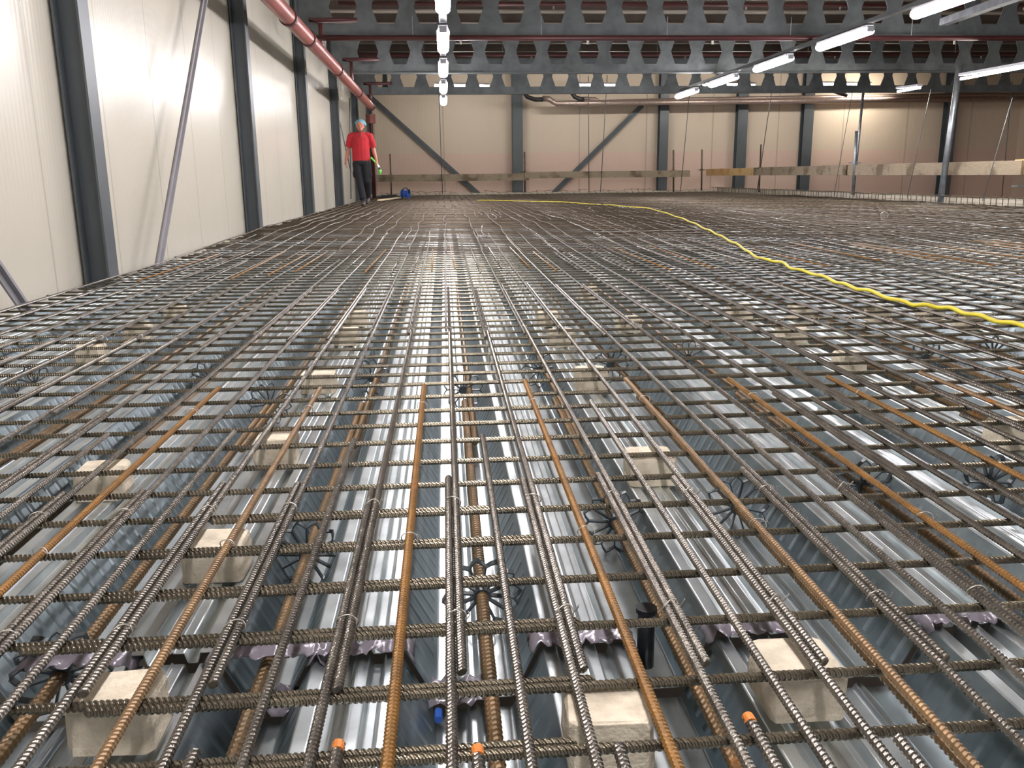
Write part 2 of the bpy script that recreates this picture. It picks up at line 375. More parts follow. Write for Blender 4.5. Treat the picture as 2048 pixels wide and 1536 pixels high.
# ------------------------------------------------------------------ pipes
PX = -1.74; pa = onx(545, 0, PX); pb = onx(742, 213, PX)
sx_ = (pb.z-pa.z)/(pb.y-pa.y)
pz = lambda y: pa.z+sx_*(y-pa.y)
rp = empty('sprinkler_main', (0, 0, 0), label='thick red pipe running along the left wall under the roof', cat='pipe')
m = MB(); yy = np.array([2.0, 8, 14, 20, pb.y-.3, pb.y]); m.tube([(PX, y, pz(y)) for y in yy], .092, 16); m.build('pipe', M['redpipe'], rp, smooth=True)
for y in (10.9, 12.4, 15.6, 19.2, 22.4, pb.y-.1):
    m = MB(); m.tube([(PX, y-.05, pz(y)), (PX, y+.05, pz(y))], .108, 16); m.build('coupling', M['darkred'], rp, smooth=False)
for y in BY[2:]:
    m = MB(); m.tube([(PX, y-.35, pz(y)), (PX, y-.35, zb2+.12), (-1.9, y-.35, zb2+.17), (-1.2, y-.35, zb2+.17)], .035, 8); m.build('branch', M['darkred'], rp, smooth=True)
m = MB(); q = at(741, 232, 26.3); m.tube([(q.x, 26.3, pz(26.3)-.0), (q.x, 26.3, 2.2), (q.x, 26.3, 0.02)], .06, 10); m.build('riser_pipe', M['darkred'], label='dark red vertical pipe in the far left corner behind the person', cat='pipe', smooth=True)
m = MB(); m.tube([(q.x, 26.3, pz(26.3)+.1), (q.x, 26.3, pz(26.3)-.15)], .14, 12); m.build('valve', M['redpipe'], label='dark red valve at the far end of the thick red pipe', cat='valve')
for i, (y, yp, lab) in enumerate(((13.7, 76, 'dark red sprinkler line hanging under the nearest holed beam'), (17.9, 8, 'dark red sprinkler line seen through holes of the nearest beam'), (22.3, 110, 'dark red sprinkler line behind the middle holed beam'))):
    z = at(1100, yp, y).z
    r_ = empty('sprinkler_line', (0, y, z), label=lab, cat='pipe')
    MB().tube([(-1.9, 0, 0), (8, 0, 0), (20, 0, 0)], .04, 10).build('pipe', M['darkred'], r_, smooth=True)
    for x in np.arange(-.4, 19, 1.9):
        MB().tube([(x, 0, .04), (x, 0, .3)], .006, 5).build('hanger', M['galv_post'], r_)
        MB().tube([(x+.7, 0, -.035), (x+.7, 0, -.09)], .018, 6).build('sprinkler_head', M['tie'], r_)
a = at(1105, 196, 29.4); b = at(1150, 208, 29.4)
for lab, pts, r in (('foil-lagged pipe on the far wall with a bend near its left end', [(1085, 197), (1098, 198), (1112, 207), (1400, 204), (2070, 197)], .09), ('second foil-lagged pipe just above the first', [(1168, 197), (1190, 198), (1200, 203.5), (1400, 198), (2070, 187)], .06)):
    P_ = [at(x, y, 29.3 if r > .08 else 29.75) for x, y in pts]; m = MB(); m.tube(P_, r, 12); m.build('lagged_pipe', M['insul'], label=lab, cat='pipe', smooth=True)
for lab, pts in (('black curved hose left of the lagged pipes', [(1043, 165), (1046, 182), (1055, 194), (1070, 199), (1086, 199)]), ('black curved hose entering the upper lagged pipe', [(1139, 165), (1141, 182), (1150, 194), (1160, 198), (1168, 198)]), ('short black hose bend under the beam above the third far column', [(1655, 172), (1668, 182), (1682, 187), (1694, 190)])):
    m = MB(); m.tube([at(x, y, 29.1) for x, y in pts], .07, 10); m.build('hose', M['rubber'], label=lab, cat='hose', smooth=True)
# exhaust funnel by the left of farthest beam
m = MB(); p = at(771, 172, 23.6); m.tube([(p.x, p.y, ROOFZ-.05), (p.x, p.y, p.z+.2), (p.x, p.y, p.z), (p.x, p.y, p.z-.1)], np.array([.03, .07, .08, .13]), 12); m.build('hanging_funnel', M['steel_paint'], label='small round metal funnel hanging below the left of the farthest beam', cat='funnel')

# ------------------------------------------------------------------ ribbed steel deck
DB = .612
prof = [(-.085, 0), (-.033, -.1), (.012, -.1), (.017, -.092), (.028, -.092), (.033, -.1), (.083, -.1), (.131, 0)]
def crest(x0, w):
    rel = [(.0, 0), (.020, 0), (.025, -.019), (.039, -.019), (.044, 0), (.058, 0), (.0605, .004), (.063, 0), (.079, 0), (.083, -.016), (.096, -.016), (.100, 0), (.121, 0)]
    return [(x0+a*w/.121, z) for a, z in rel]
prof1 = prof[:-1]+crest(.131, .121)+[(.300, -.1), (.346, -.1)]+crest(.398, .129)
WEBX = {(-.085, -.033), (.083, .131), (.252, .300), (.346, .398)}
def fillet(p, r=.0022):   # small rolled radius at every fold
    out = [p[0]]
    for a, b, c in zip(p, p[1:], p[2:]):
        a, b, c = map(np.array, (a, b, c)); la = np.linalg.norm(a-b); lc = np.linalg.norm(c-b); q = min(r, la*.3, lc*.3)
        p0 = b+(a-b)/la*q; p1 = b+(c-b)/lc*q; out += [tuple(p0), tuple((p0+p1+2*b)/4), tuple(p1)]
    return out+[p[-1]]
def deck_sheet(k, y0, y1, lab, grp):
    pts = fillet([(x+k*DB, z) for x, z in (prof1[7:] if k == -4 else prof1)]); m = MB()
    ny = max(2, int((y1-y0)/.5)); yy = np.linspace(y0, y1, ny); V = []
    for y in yy: V += [(x-k*DB, y-y0, z) for x, z in pts]
    n = len(pts)
    for j in range(n-1):
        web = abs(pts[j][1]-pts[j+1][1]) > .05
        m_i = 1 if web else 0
        m.mi += []
        F_ = [(i*n+j, i*n+j+1, (i+1)*n+j+1, (i+1)*n+j) for i in range(ny-1)]
        if j == 0: m.add(V, F_, m_i)
        else: m.Fc += F_; m.mi += [m_i]*len(F_)
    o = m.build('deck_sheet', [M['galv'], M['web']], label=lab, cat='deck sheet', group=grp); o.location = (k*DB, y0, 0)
    so = o.modifiers.new('solid', 'SOLIDIFY'); so.thickness = .0015; so.offset = -1
    return o
JO = [-1.0, 1.19, 3.5, 8.6, EDGE]
for k in range(-4, 15):
    for j in range(4):
        dz = [-.016, 0, -.004, 0][j]
        if j == 0 and not -2 <= k <= 2: continue
        if j == 1 and k > 5: continue
        if j == 2 and k > 11: continue
        if j == 0: lab = 'galvanised ribbed deck sheet at the bottom edge of the photo, %s from the left' % ORD[k+3]; g = 'deck sheets along the bottom edge'
        elif j == 1: lab = 'galvanised ribbed deck sheet just beyond the taped joint, %s from the left' % ORD[k+5]; g = 'deck sheets beyond the taped joint'
        elif j == 2: lab = 'galvanised ribbed deck sheet in the middle distance under the bar grid'; g = 'deck sheets in the middle distance'
        else: lab = 'galvanised ribbed deck sheet in the far field hidden under dense bars'; g = 'deck sheets in the far field'
        if k == -4 and j != 0:
            pass
        o = deck_sheet(k, JO[j]+(.0 if j == 0 else .004), JO[j+1], lab, g); o.location.z = dz
        if j == 2: o.location.z = -.003
# edge strips round the slab
MB().box((RX+.06, (EDGE+10)/2, -.02), (.02, EDGE-10+.1, .52)).box((RX+.085, (EDGE+10)/2, .24), (.07, EDGE-10, .012)).build('edge_strip', M['trim'], label='pale folded edge strip along the right side of the deck', cat='edge strip')
MB().box(((RX+WX)/2, EDGE+.06, -.04), (RX-WX, .02, .42)).box(((RX+WX)/2, EDGE+.09, .17), (RX-WX, .07, .012)).build('edge_strip', M['trim'], label='pale folded edge strip along the far end of the deck', cat='edge strip')

# ------------------------------------------------------------------ reinforcing bars
CZ, TZ = .074, .0855
def rise(y): 
    t_ = np.clip((np.asarray(y, float)-6.8)/4.0, 0, 1); return .045*t_*t_*(3-2*t_)
def vis_x(y):  # lateral range the lens can see at depth y
    return -.62*y-.15, .74*y+.2
bars = []     # (size score, build function args)
PIT = .0072
def bar_path(kind, c, a, b, r, wav=0.0, seed=0, slope=0.0, z=None):
    """kind 'x' crosswise at Y=c from X a..b; 'y' lengthwise at X=c from Y a..b"""
    rs = np.random.RandomState(seed)
    if kind == 'x': lo, hi = vis_x(c); rib = c < 3.6
    else:
        need = (c/.72 if c > 0 else -c/.60)-.25; lo, hi = max(.55, need), 3.4; rib = lo < hi
    lo = max(lo, a); hi = min(hi, b)
    S = []; Rr = []; T = []
    def coarse(p, q, step):
        n = max(2, int(abs(q-p)/step)+1); return list(np.linspace(p, q, n))
    if rib and hi > lo:
        if a < lo-.01:
            for s_ in coarse(a, lo-.01, .5): S.append(s_); Rr.append(r); T.append(0)
        n = int((hi-lo)/PIT); k_ = np.arange(n)
        base = lo+k_*PIT
        sgn = 1.0
        s4 = np.stack([base, base+.22*PIT, base+.5*PIT, base+.72*PIT], 1).ravel()
        r4 = np.tile([r*.90, r*1.17, r*1.17, r*.90], n)
        S += list(s4); Rr += list(r4); T += [r*.85 if kind == 'x' else r*.45]*len(s4)
        if b > hi+.02:
            for s_ in coarse(hi+.01, b, .5): S.append(s_); Rr.append(r); T.append(0)
    else:
        st = .35 if (kind == 'y' and wav) else 1.0
        S = coarse(a, b, st); Rr = [r]*len(S); T = [0]*len(S)
    S = np.array(S); nn = len(S)
    if kind == 'x':
        P = np.stack([S, np.full(nn, c)+slope*S, np.full(nn, (CZ if z is None else z))+rise(c)], 1)
        if wav:
            P[:, 2] += wav*.5*np.sin(S*2.1+seed); P[:, 1] += wav*.5*np.sin(S*1.3+seed*2)
    else:
        P = np.stack([np.full(nn, c)+slope*(S-a), S, np.full(nn, (TZ if z is None else z))+rise(S)], 1)
        if wav:
            g = np.clip((S-6.5)/2.5, 0, 1)
            P[:, 0] += g*wav*(np.sin(S*2.3+seed*1.7)+.6*np.sin(S*4.1+seed)); P[:, 2] += g*wav*.35*(np.sin(S*3.1+seed*.9)+1)
    return P, np.array(Rr), np.array(T)
def add_bar(kind, c, a, b, r, mat, label, group, **kw):
    r *= .94
    lo, hi = vis_x(c) if kind == 'x' else (0, 0)
    if kind == 'x': score = r*(min(b, hi)-max(a, lo))/max(c, .7)**2
    else:
        need = max(.75, (c/.72 if c > 0 else -c/.60), a); score = r*max(0.0, 1/need**1.0-1/max(b, need)**1.0)*1.2 if b > need else 0
    bars.append((score, kind, c, a, b, r, mat, label, group, kw))
# crosswise rows
rows = [.70, .826, .946, 1.092, 1.235, 1.385, 1.53, 1.675, 1.822]
while rows[-1] < EDGE-.2: rows.append(rows[-1]+(.147 if rows[-1] < 7 else .15))
for i, y in enumerate(rows):
    sl = RN.uniform(-.004, .004); y_ = y+RN.uniform(-.008, .008)*(i > 8)
    if i == 0: lab, g = 'crosswise ribbed steel bar just below the bottom edge', 'crosswise bars'
    elif i <= 12: lab, g = 'crosswise ribbed steel bar, %s up from the bottom edge' % ORD[i], 'nearest crosswise bars'
    elif i <= 30: lab, g = 'thin crosswise ribbed bar in the middle rows above the spacer blocks', 'middle crosswise bars'
    else: lab, g = 'fine crosswise bar in the dense grey far rows', 'far crosswise bars'
    mat = 'bar_cross' if y < 7 else 'bar_far'
    if 1 <= i <= 6 or (i > 6 and i % 4 == 1 and i < 26):
        s0 = RN.uniform(-.06, .06); ex = .13 if i <= 6 else RN.uniform(-1, 2.5)
        add_bar('x', y_+.006, -2.14, ex+s0, .0061, mat, lab+(', left length' if i <= 12 else ''), g, slope=sl, seed=i)
        add_bar('x', y_-.007, ex-.60+RN.uniform(-.15, .1), 5.2, .0061, mat, lab+(', right length' if i <= 12 else ''), g, slope=sl, seed=i+500)
    else:
        add_bar('x', y_, -2.14+RN.uniform(-.05, .05), min(RX-.08, 5.4 if y < 5 else 99), .006, mat, lab, g, slope=sl if y < 12 else 0, seed=i, wav=0 if y < 7 else .008)
# lengthwise lines
SP = .1507; lines = range(-14, 60); cnt = {}
def nth(key): cnt[key] = cnt.get(key, 0)+1; return ORD[cnt[key]] if cnt[key] <= 20 else 'last'
for k in lines:
    X = k*SP+RN.uniform(-.003, .003)
    if X > RX-.1: break
    if -5 <= k <= 5:
        add_bar('y', X-.0068, -.3, 1.66+RN.uniform(-.03, .05), .0058, 'bar', 'long bar leaving the bottom edge with a free far end, %s from the left' % nth('n0'), 'near lengthwise bars', seed=k+20)
        if -3 <= k <= 3: add_bar('y', X+.0205, -.3, .80+RN.uniform(-.01, .05), .0062, 'bar', 'short lengthwise bar stub at the bottom edge, %s stub from the left' % nth('n00'), 'short bar stubs', seed=k+40)
        add_bar('y', X+.0068, .94+RN.uniform(-.02, .04), 4.85+RN.uniform(-.05, .1), .0058, 'bar', 'long lengthwise bar lapped beside the near ones, %s from the left' % nth('n1'), 'lapped lengthwise bars', seed=k+60)
    elif X < 3.9:
        g = k % 3
        add_bar('y', X-.0068, -.3, 2.3+.4*g, .0058, 'bar', 'lengthwise steel bar at the %s side of the near grid' % ('left' if k < 0 else 'right'), 'side lengthwise bars', seed=k+20)
        add_bar('y', X+.0068, 1.5+.4*g, 4.9+RN.uniform(-.1, .1), .0058, 'bar', 'lengthwise steel bar in the middle of the grid at the %s' % ('left' if k < 0 else 'right'), 'side lengthwise bars', seed=k+60)
    add_bar('y', X-.0068 if X < 3.9 else X, 3.3+RN.uniform(-.1, .15), 8.9+RN.uniform(-.4, .6), .0054, 'bar_mid', 'lengthwise bar in the middle distance with a lapped near end', 'middle lengthwise bars', seed=k+80, wav=.006)
    if k % 2 == 0 or k > 12 or RN.rand() < .5:
        add_bar('y', X, 7.0+RN.uniform(-.5, .9), 13+RN.uniform(-1, 2), .0062, 'bar_far' if RN.rand() < .7 else 'bar', 'wavy lengthwise bar lying on the far dense mesh', 'wavy far lengthwise bars', seed=k+120, wav=.014, z=.09)
    add_bar('y', X, 12.0, EDGE-.1, .006, 'bar_far', 'wavy lengthwise bar in the farthest field', 'far lengthwise bars', seed=k+160, wav=.014)
    # extra bars midway
    Xe = X+SP/2
    if -6 <= k <= 16:
        rusty = k % 2 != 0
        if k == -3: rusty = True
        en = 2.5+RN.uniform(-.03, .05) if rusty else 1.9+RN.uniform(0, .4)
        if k in (0,): en = 1.98
        add_bar('y', Xe, -.3, en, .0062 if rusty else .0056, 'rust' if (rusty and k not in (3, -3, 9)) else ('brown' if rusty else 'bar'),
                ('orange rusty lengthwise bar between grey ones, %s rusty one from the left' if rusty else 'single grey bar midway between the doubled bars, %s such from the left') % nth('ex%d' % rusty), 'rusty extra bars' if rusty else 'grey extra bars', seed=k+200)
    if RN.rand() < .97:
        rr_ = RN.rand() < .35; y0 = 5.3+RN.uniform(0, .5)
        add_bar('y', Xe+RN.uniform(-.03, .03), y0, y0+RN.uniform(1.2, 2.2), .006, 'rust' if rr_ else 'bar', 'short %s lengthwise bar lying on the grid at its first dense row' % ('rusty orange' if rr_ else 'grey'), 'short bars at the first dense row', seed=k+240, z=.094, slope=RN.uniform(-.015, .015))
    if RN.rand() < .55:
        y0 = RN.uniform(8, 17)
        add_bar('y', Xe+RN.uniform(-.05, .05), y0, y0+RN.uniform(.9, 2.4), .0062, 'bar', 'short loose bar on the far mesh', 'loose far bars', seed=k+280, z=.100, wav=.02, slope=RN.uniform(-.03, .03))
for i in range(46):   # second net of the far right
    y = 8.2+i*.31
    add_bar('x', y, 1.5, RX-.1, .006, 'bar_far', 'far crosswise bar of the upper net', 'far crosswise bars', seed=900+i, wav=.01, z=.098)
bars.sort(key=lambda b: -b[0])
rest = {}
for i, (s_, kind, c, a, b, r, mat, lab, grp, kw) in enumerate(bars):
    P_, Rr, T = bar_path(kind, c, a, b, r, **kw)
    seg = 8 if len(P_) > 60 else 6
    if i < 300:
        m = MB(); m.tube(P_, Rr, seg, T, ridge=.10 if seg == 8 else 0, up=(0, 0, 1)); loc = P_[0].copy()
        bo = m.build('reinforcing_bar', M[mat], loc=tuple(loc), smooth=len(P_) < 60, label=lab, cat='reinforcing bar', group=grp)
        if grp == 'short bar stubs' and kw['seed']-40 in (-1, 0, 2):
            e = P_[-1]-loc; MB().tube([e-[0, .012, 0], e-[0, .006, 0], e+[0, .0012, 0]], r*1.19, 12).build('painted_tip', M['orange_paint'], bo, label='orange painted tip')
    else:
        rest.setdefault(mat, MB()).tube(P_, Rr, 5, None, up=(0, 0, 1))
MM = MB(); ml = []
for i, (mat, m) in enumerate(sorted(rest.items())):
    o_ = m.n; V = np.concatenate(m.V); MM.add(V, m.Fc, i); ml.append(M[mat])
MM.build('far_bar_mesh', ml, smooth=True, label='dense far field of thin crossing bars reaching the deck edges', cat='bar mesh', kind='stuff')

# thick bars lying in the troughs, lifted by wheel spacers
TB = {-5: -1.49, -4: -1.175, -3: -.88, -2: -.585, -1: -.285, 0: .046, 1: .34, 2: .62, 3: .95, 4: 1.255, 5: 1.57, 6: 1.87, 7: 2.18, 8: 2.49}
BZ = -.030
for j, (k, X) in enumerate(sorted(TB.items())):
    for (a, b, dx) in ((-.3, 2.75, 0), (2.3, 6.0, .02)):
        if b <= 3 and not -4 <= k <= 5: continue
        kind_lab = 'thick rusty bar down in a trough, %s trough bar from the left%s' % (ORD[j+1], '' if dx == 0 else ', its far length')
        need = max(.6, (X/.72 if X > 0 else -X/.60)-.25, a); n = int((min(b, 3.2)-need)/.011)
        S = []; Rr = []; T = []; r = .0098
        if need > a+.02: S += [a, need-.01]; Rr += [r, r]; T += [0, 0]
        if n > 2:
            base = need+np.arange(n)*.011
            S += list(np.stack([base, base+.0025, base+.0055, base+.008], 1).ravel()); Rr += list(np.tile([r*.92, r*1.12, r*1.12, r*.92], n)); T += [r*.5]*4*n
        if b > S[-1]+.03 if S else True: 
            S += list(np.linspace((S[-1]+.02) if S else a, b, 4)); Rr += [r]*4; T += [0]*4
        S = np.array(S); P_ = np.stack([np.full(len(S), X+dx), S, np.full(len(S), BZ+(.0 if dx == 0 else .0))], 1)
        MB().tube(P_, np.array(Rr), 10, np.array(T), up=(0, 0, 1)).build('trough_bar', M['trough'], loc=(X+dx, a, BZ), label=kind_lab, cat='reinforcing bar', group='thick bars in the troughs')

# ------------------------------------------------------------------ wheel spacers
def wheel0():
    w = empty('wheel_spacer', (0, 0, BZ), cat='spacer', group='plastic wheel spacers on the trough bars', label='x')
    Rr_, hub = .0695, .0135
    a = np.linspace(0, 2*math.pi, 25)
    MB().tube([(0, -.009, 0), (0, -.009, 0), (0, .009, 0), (0, .009, 0)], np.array([.0105, hub+.002, hub+.002, .0105]), 16, up=(0, 0, 1), caps=False).build('hub', M['plastic'], w)
    m = MB(); n = 12
    ring = [];
    for i in range(n*4+1):
        t_ = 2*math.pi*i/(n*4); f = [0, .55, 1, .55][i % 4]; ring.append((t_, Rr_*(.80+.20*f)))
    V = []
    for t_, rr2 in ring:
        for dy in (-.0065, .0065):
            for dr in (-.0016, .0016): V.append(((rr2+dr)*math.cos(t_), dy, (rr2+dr)*math.sin(t_)))
    Fs = []
    for i in range(n*4):
        a0, b0 = i*4, (i+1)*4
        for p, q in ((0, 1), (1, 3), (3, 2), (2, 0)): Fs.append((a0+p, b0+p, b0+q, a0+q))
    m.add(V, Fs); m.build('rim', M['plastic'], w)
    for i in range(n):
        t_ = 2*math.pi*i/n; m = MB(); d = np.array([math.cos(t_), 0, math.sin(t_)])
        m.beam(d*hub, d*Rr_*.805, .010, .0032, up=(-d[2], 0, d[0])); m.build('spoke', M['plastic'], w)
    return w
wpos = [(940, 1190, 0), (600, 1110, -1), (1205, 1045, 1), (1440, 1015, 2), (1720, 975, 3), (1965, 965, 4), (70, 1350, -2), (905, 780, 0), (1385, 715, 3), (480, 810, -2), (370, 760, -3), (1865, 715, 6), (2030, 705, 7), (1065, 740, 1), (735, 755, -1), (1215, 730, 2), (10, 770, -5)]
wl = ['on the centre trough bar, nearest one', 'on the trough bar left of the centre one, near row', 'just right of centre, half under rusty bar', 'beside the near right concrete block, near row', 'under the rusty bar right of the near row of wheels', 'at the right edge of the near row', 'at the left edge near the bottom corner', 'on the centre trough bar, small and farther back', 'in the far row right of the open sheet ends', 'in the left middle, large and dark', 'left of the previous one and farther back', 'in the far row at the right, small and glossy', 'at the right edge of the far row', 'first right of the centre trough bar, far row', 'first left of the centre trough bar, far row', 'second right of the centre trough bar, far row', 'at the far left edge']
wl = ['dark plastic spoked wheel spacer '+s_ for s_ in wl]
wl[10] = 'dark plastic spoked wheel spacer, smallest one at the left, behind the large dark one'
w0 = wheel0(); w0['label'] = wl[0]
for i, (px, py, k) in enumerate(wpos):
    g = onz(px, py, BZ); loc = (TB[k], g.y, BZ); ry_ = random.uniform(0, .5); rot = (random.uniform(-.12, .12), ry_, random.uniform(-.15, .15))
    if i == 0: w0.location = loc; w0.rotation_euler = (.1, .13, 0)
    else: dup(w0, loc, rot, wl[i])

# ------------------------------------------------------------------ concrete blocks on the crests
CR = sorted([.1915+DB*k for k in range(-5, 14)]+[.4625+DB*k for k in range(-5, 14)])
bl = [(1590, 1448, 'large pale concrete block at the bottom right, fully in view'), (1205, 1560, 'concrete block cut by the bottom edge right of centre'), (215, 1520, 'large concrete block at the bottom left corner'),
      (425, 1170, 'concrete block in the left centre, right behind the bottom left one'), (185, 1005, 'concrete block at the left edge of the near field'), (540, 935, 'small worn concrete block with a flat pointed top, left middle'),
      (1298, 975, 'concrete block left of the right spoked wheel'), (630, 790, 'squarish concrete block among the middle rows, left of centre'), (1160, 785, 'concrete block among the middle rows, right of centre'),
      (1705, 748, 'concrete block with cracked top in the right middle'), (1990, 905, 'wide concrete block at the right edge'), (1105, 697, 'narrow concrete block right of centre in the far rows'), (1262, 667, 'flat bright concrete block farther right'),
      (690, 693, 'block in the far rows left of centre'), (170, 728, 'shaded block at the far left'), (1560, 690, 'grey block between the right-hand wheels and yellow hose'), (1100, 655, 'small block behind the narrow one right of centre'), (705, 655, 'small block behind the left far one'),
      (1660, 640, 'small block just under the yellow hose'), (1740, 645, 'second small block just under the yellow hose'), (1870, 640, 'block shaded under the yellow hose near its bend'), (250, 680, 'shaded block behind the far left one'), (330, 640, 'shaded block between the left columns line and the grid'), (1425, 640, 'shaded block under dense bars right of centre'), (1130, 600, 'farthest block in view right of centre'), (1950, 660, 'shaded block at the right under the hose end')]
def block(i, x, y, lab):
    rs = random.Random(i*3+1); w, d, h = .102+rs.uniform(-.004, .01), .095+rs.uniform(-.01, .01), .066
    m = MB(); n = 6; V = []; t_ = rs.uniform(.004, .012)
    # octagon-like plan with chamfered, slightly broken top edges
    pl = [(-w/2+.008, -d/2), (w/2-.008, -d/2), (w/2, -d/2+.01), (w/2, d/2-.012), (w/2-.012, d/2), (-w/2+.008, d/2), (-w/2, d/2-.008), (-w/2, -d/2+.01)]
    lv = [(0, 1.0), (.012, 1.0), (h-.010, .985), (h-.003, .94), (h, .86)]
    for z, s_ in lv: V += [(px*s_+rs.uniform(-.0022, .0022), py*s_+rs.uniform(-.0022, .0022), z+(rs.uniform(-.002, .002) if z > .02 else 0)) for px, py in pl]
    q = len(pl); Fs = [tuple(range(q))[::-1]]
    for j in range(len(lv)-1):
        for a_ in range(q): Fs.append((j*q+a_, j*q+(a_+1) % q, (j+1)*q+(a_+1) % q, (j+1)*q+a_))
    Fs.append(tuple(range((len(lv)-1)*q, len(lv)*q)))
    m.add(V, Fs); o = m.build('spacer_block', M['conc'], label='pale '+lab if not lab.startswith(('large pale', 'shaded')) else lab, cat='concrete block', group='concrete spacer blocks')
    bevel(o, .0025, 2); o.location = (x, y, .001); o.rotation_euler = (0, 0, rs.uniform(-.06, .06)); return o
for i, (px, py, lab) in enumerate(bl):
    g = onz(px, py, 0); X = min(CR, key=lambda c: abs(c-g.x)); block(i, (X+g.x)/2 if abs(X-g.x) < .04 else X, g.y+.05, lab)

# ------------------------------------------------------------------ crumpled tape over the joint
for i, (x0, x1) in enumerate([(-.36, -.205), (-.075-.135, -.085+.01), (.12, .26), (.39, .53), (.735, .86), (-.49-.14, -.48)]):
    m = MB(); n = 28; q = 6; V = []; rs = np.random.RandomState(i+3)
    x0 -= .012; x1 += .012
    for a_ in range(n):
        x = x0+(x1-x0)*a_/(n-1); e = min(a_, n-1-a_)/(n-1); drop = -.016*max(0, 1-e*12)-.004
        g = .5+.5*math.sin((x-x0)*140)
        for b_ in range(q): V.append((x+rs.normal(0, .001), JO[1]+(b_/(q-1)-.5)*.05*(1+.25*math.sin(a_*1.7))+rs.normal(0, .002), .006+drop+.006*g*(.3+.7*math.sin(b_/(q-1)*math.pi))+rs.normal(0, .0022)))
    m.add(V, [(a_*q+b_, (a_+1)*q+b_, (a_+1)*q+b_+1, a_*q+b_+1) for a_ in range(n-1) for b_ in range(q-1)])
    o = m.build('joint_tape', M['tape'], smooth=True, label='crumpled grey tape on the near joint, %s' % ['on the second crest left of the centre trough', 'on the crest left of the centre trough', 'on the crest right of the centre trough', 'behind the large pale block', 'fourth crest right of the centre trough', 'on the third crest left of the centre trough'][i], cat='tape', group='tape strips on the near joint')
    so = o.modifiers.new('solid', 'SOLIDIFY'); so.thickness = .0012
    o.data.materials[0] = M['tape']
for i, X in enumerate((0.005, -.28)):
    m = MB(); rs = np.random.RandomState(i+30); n = 12; V = []
    for a_ in range(n):
        for b_ in range(6): V.append((X-.05+.1*a_/(n-1), JO[1]-.03+.07*b_/5+rs.normal(0, .003), -.093+.012*abs(math.sin(a_*.9+b_))+rs.normal(0, .002)))
    m.add(V, [(a_*6+b_, (a_+1)*6+b_, (a_+1)*6+b_+1, a_*6+b_+1) for a_ in range(n-1) for b_ in range(5)])
    o = m.build('joint_tape', M['tape'], smooth=True, label='shiny crumpled tape in the %s trough at the near joint' % ['centre', 'left'][i], cat='tape'); so = o.modifiers.new('solid', 'SOLIDIFY'); so.thickness = .0012

# ------------------------------------------------------------------ wire ties
tie = None
def make_tie():
    m = MB(); a = np.linspace(-.5, math.pi+.5, 12); m.tube([(.0145*math.cos(t_), .003*math.sin(t_*2), .0125*math.sin(t_)) for t_ in a], .0009, 5)
    m.tube([(.0145, 0, -.002), (.019, -.004, .006), (.017, -.010, .014)], .0009, 5)
    return m.build('wire_tie', M['tie'], smooth=True, label='twist of pale tie wire around two lapped bars', cat='wire tie', group='tie wires on the bar laps')
tp = []
for k in range(-9, 16):
    X = k*SP
    for y in ((1.53, 1.09) if -5 <= k <= 5 else ()): tp.append((X, y+.012, TZ))
    for y in (3.45, 4.62): tp.append((X, y, TZ))
for k in (-5, -3, -1, 1, 3, 5, 7): tp.append(((k+.5)*SP, 1.38, TZ)); tp.append(((k+.5)*SP, 2.26, TZ))
for i, p in enumerate(tp):
    if tie is None: tie = make_tie(); tie.location = p
    else:
        c = tie.copy(); C.objects.link(c); c.location = p; c.rotation_euler = (0, 0, random.uniform(-.5, .5))

# ------------------------------------------------------------------ yellow hose over the grid
hp = [(955, 401), (1080, 403), (1180, 408), (1250, 413), (1300, 418), (1335, 428), (1362, 437), (1385, 446), (1410, 458), (1432, 468), (1455, 480), (1480, 493), (1500, 507), (1525, 519), (1560, 525), (1585, 538), (1625, 548), (1665, 562), (1700, 574), (1745, 586), (1800, 604), (1840, 612), (1885, 616), (1930, 627), (1985, 641), (2048, 655), (2130, 676)]
P_ = []
for x, y in hp:
    g = onz(x, y, .10); g = onz(x, y, .10+float(rise(g.y))); P_.append(g)
P2 = []
for i in range(len(P_)-1):
    for j in range(6):
        t_ = j/6; p0 = P_[max(0, i-1)]; p1, p2 = P_[i], P_[i+1]; p3 = P_[min(len(P_)-1, i+2)]
        q_ = .5*((2*p1)+(p2-p0)*t_+(2*p0-5*p1+4*p2-p3)*t_*t_+(3*p1-p0-3*p2+p3)*t_**3); q_.z += .005*math.sin((i*6+j)*.9)+.004; P2.append(q_)
MB().tube(P2, .0092, 10).build('hose', M['rope'], smooth=True, label='long yellow hose winding across the grid from the right edge', cat='hose')
m = MB(); g = onz(1768, 436, .13+.04); a = np.linspace(-.6, 3.6, 14); m.tube([(g.x+.045*math.cos(t_), g.y, g.z+.03+.04*math.sin(t_)) for t_ in a]+[(g.x-.02, g.y, g.z-.05)], .005, 6); m.build('wire_hook', M['tie'], smooth=True, label='pale wire loop standing up from the grid at the right', cat='wire')

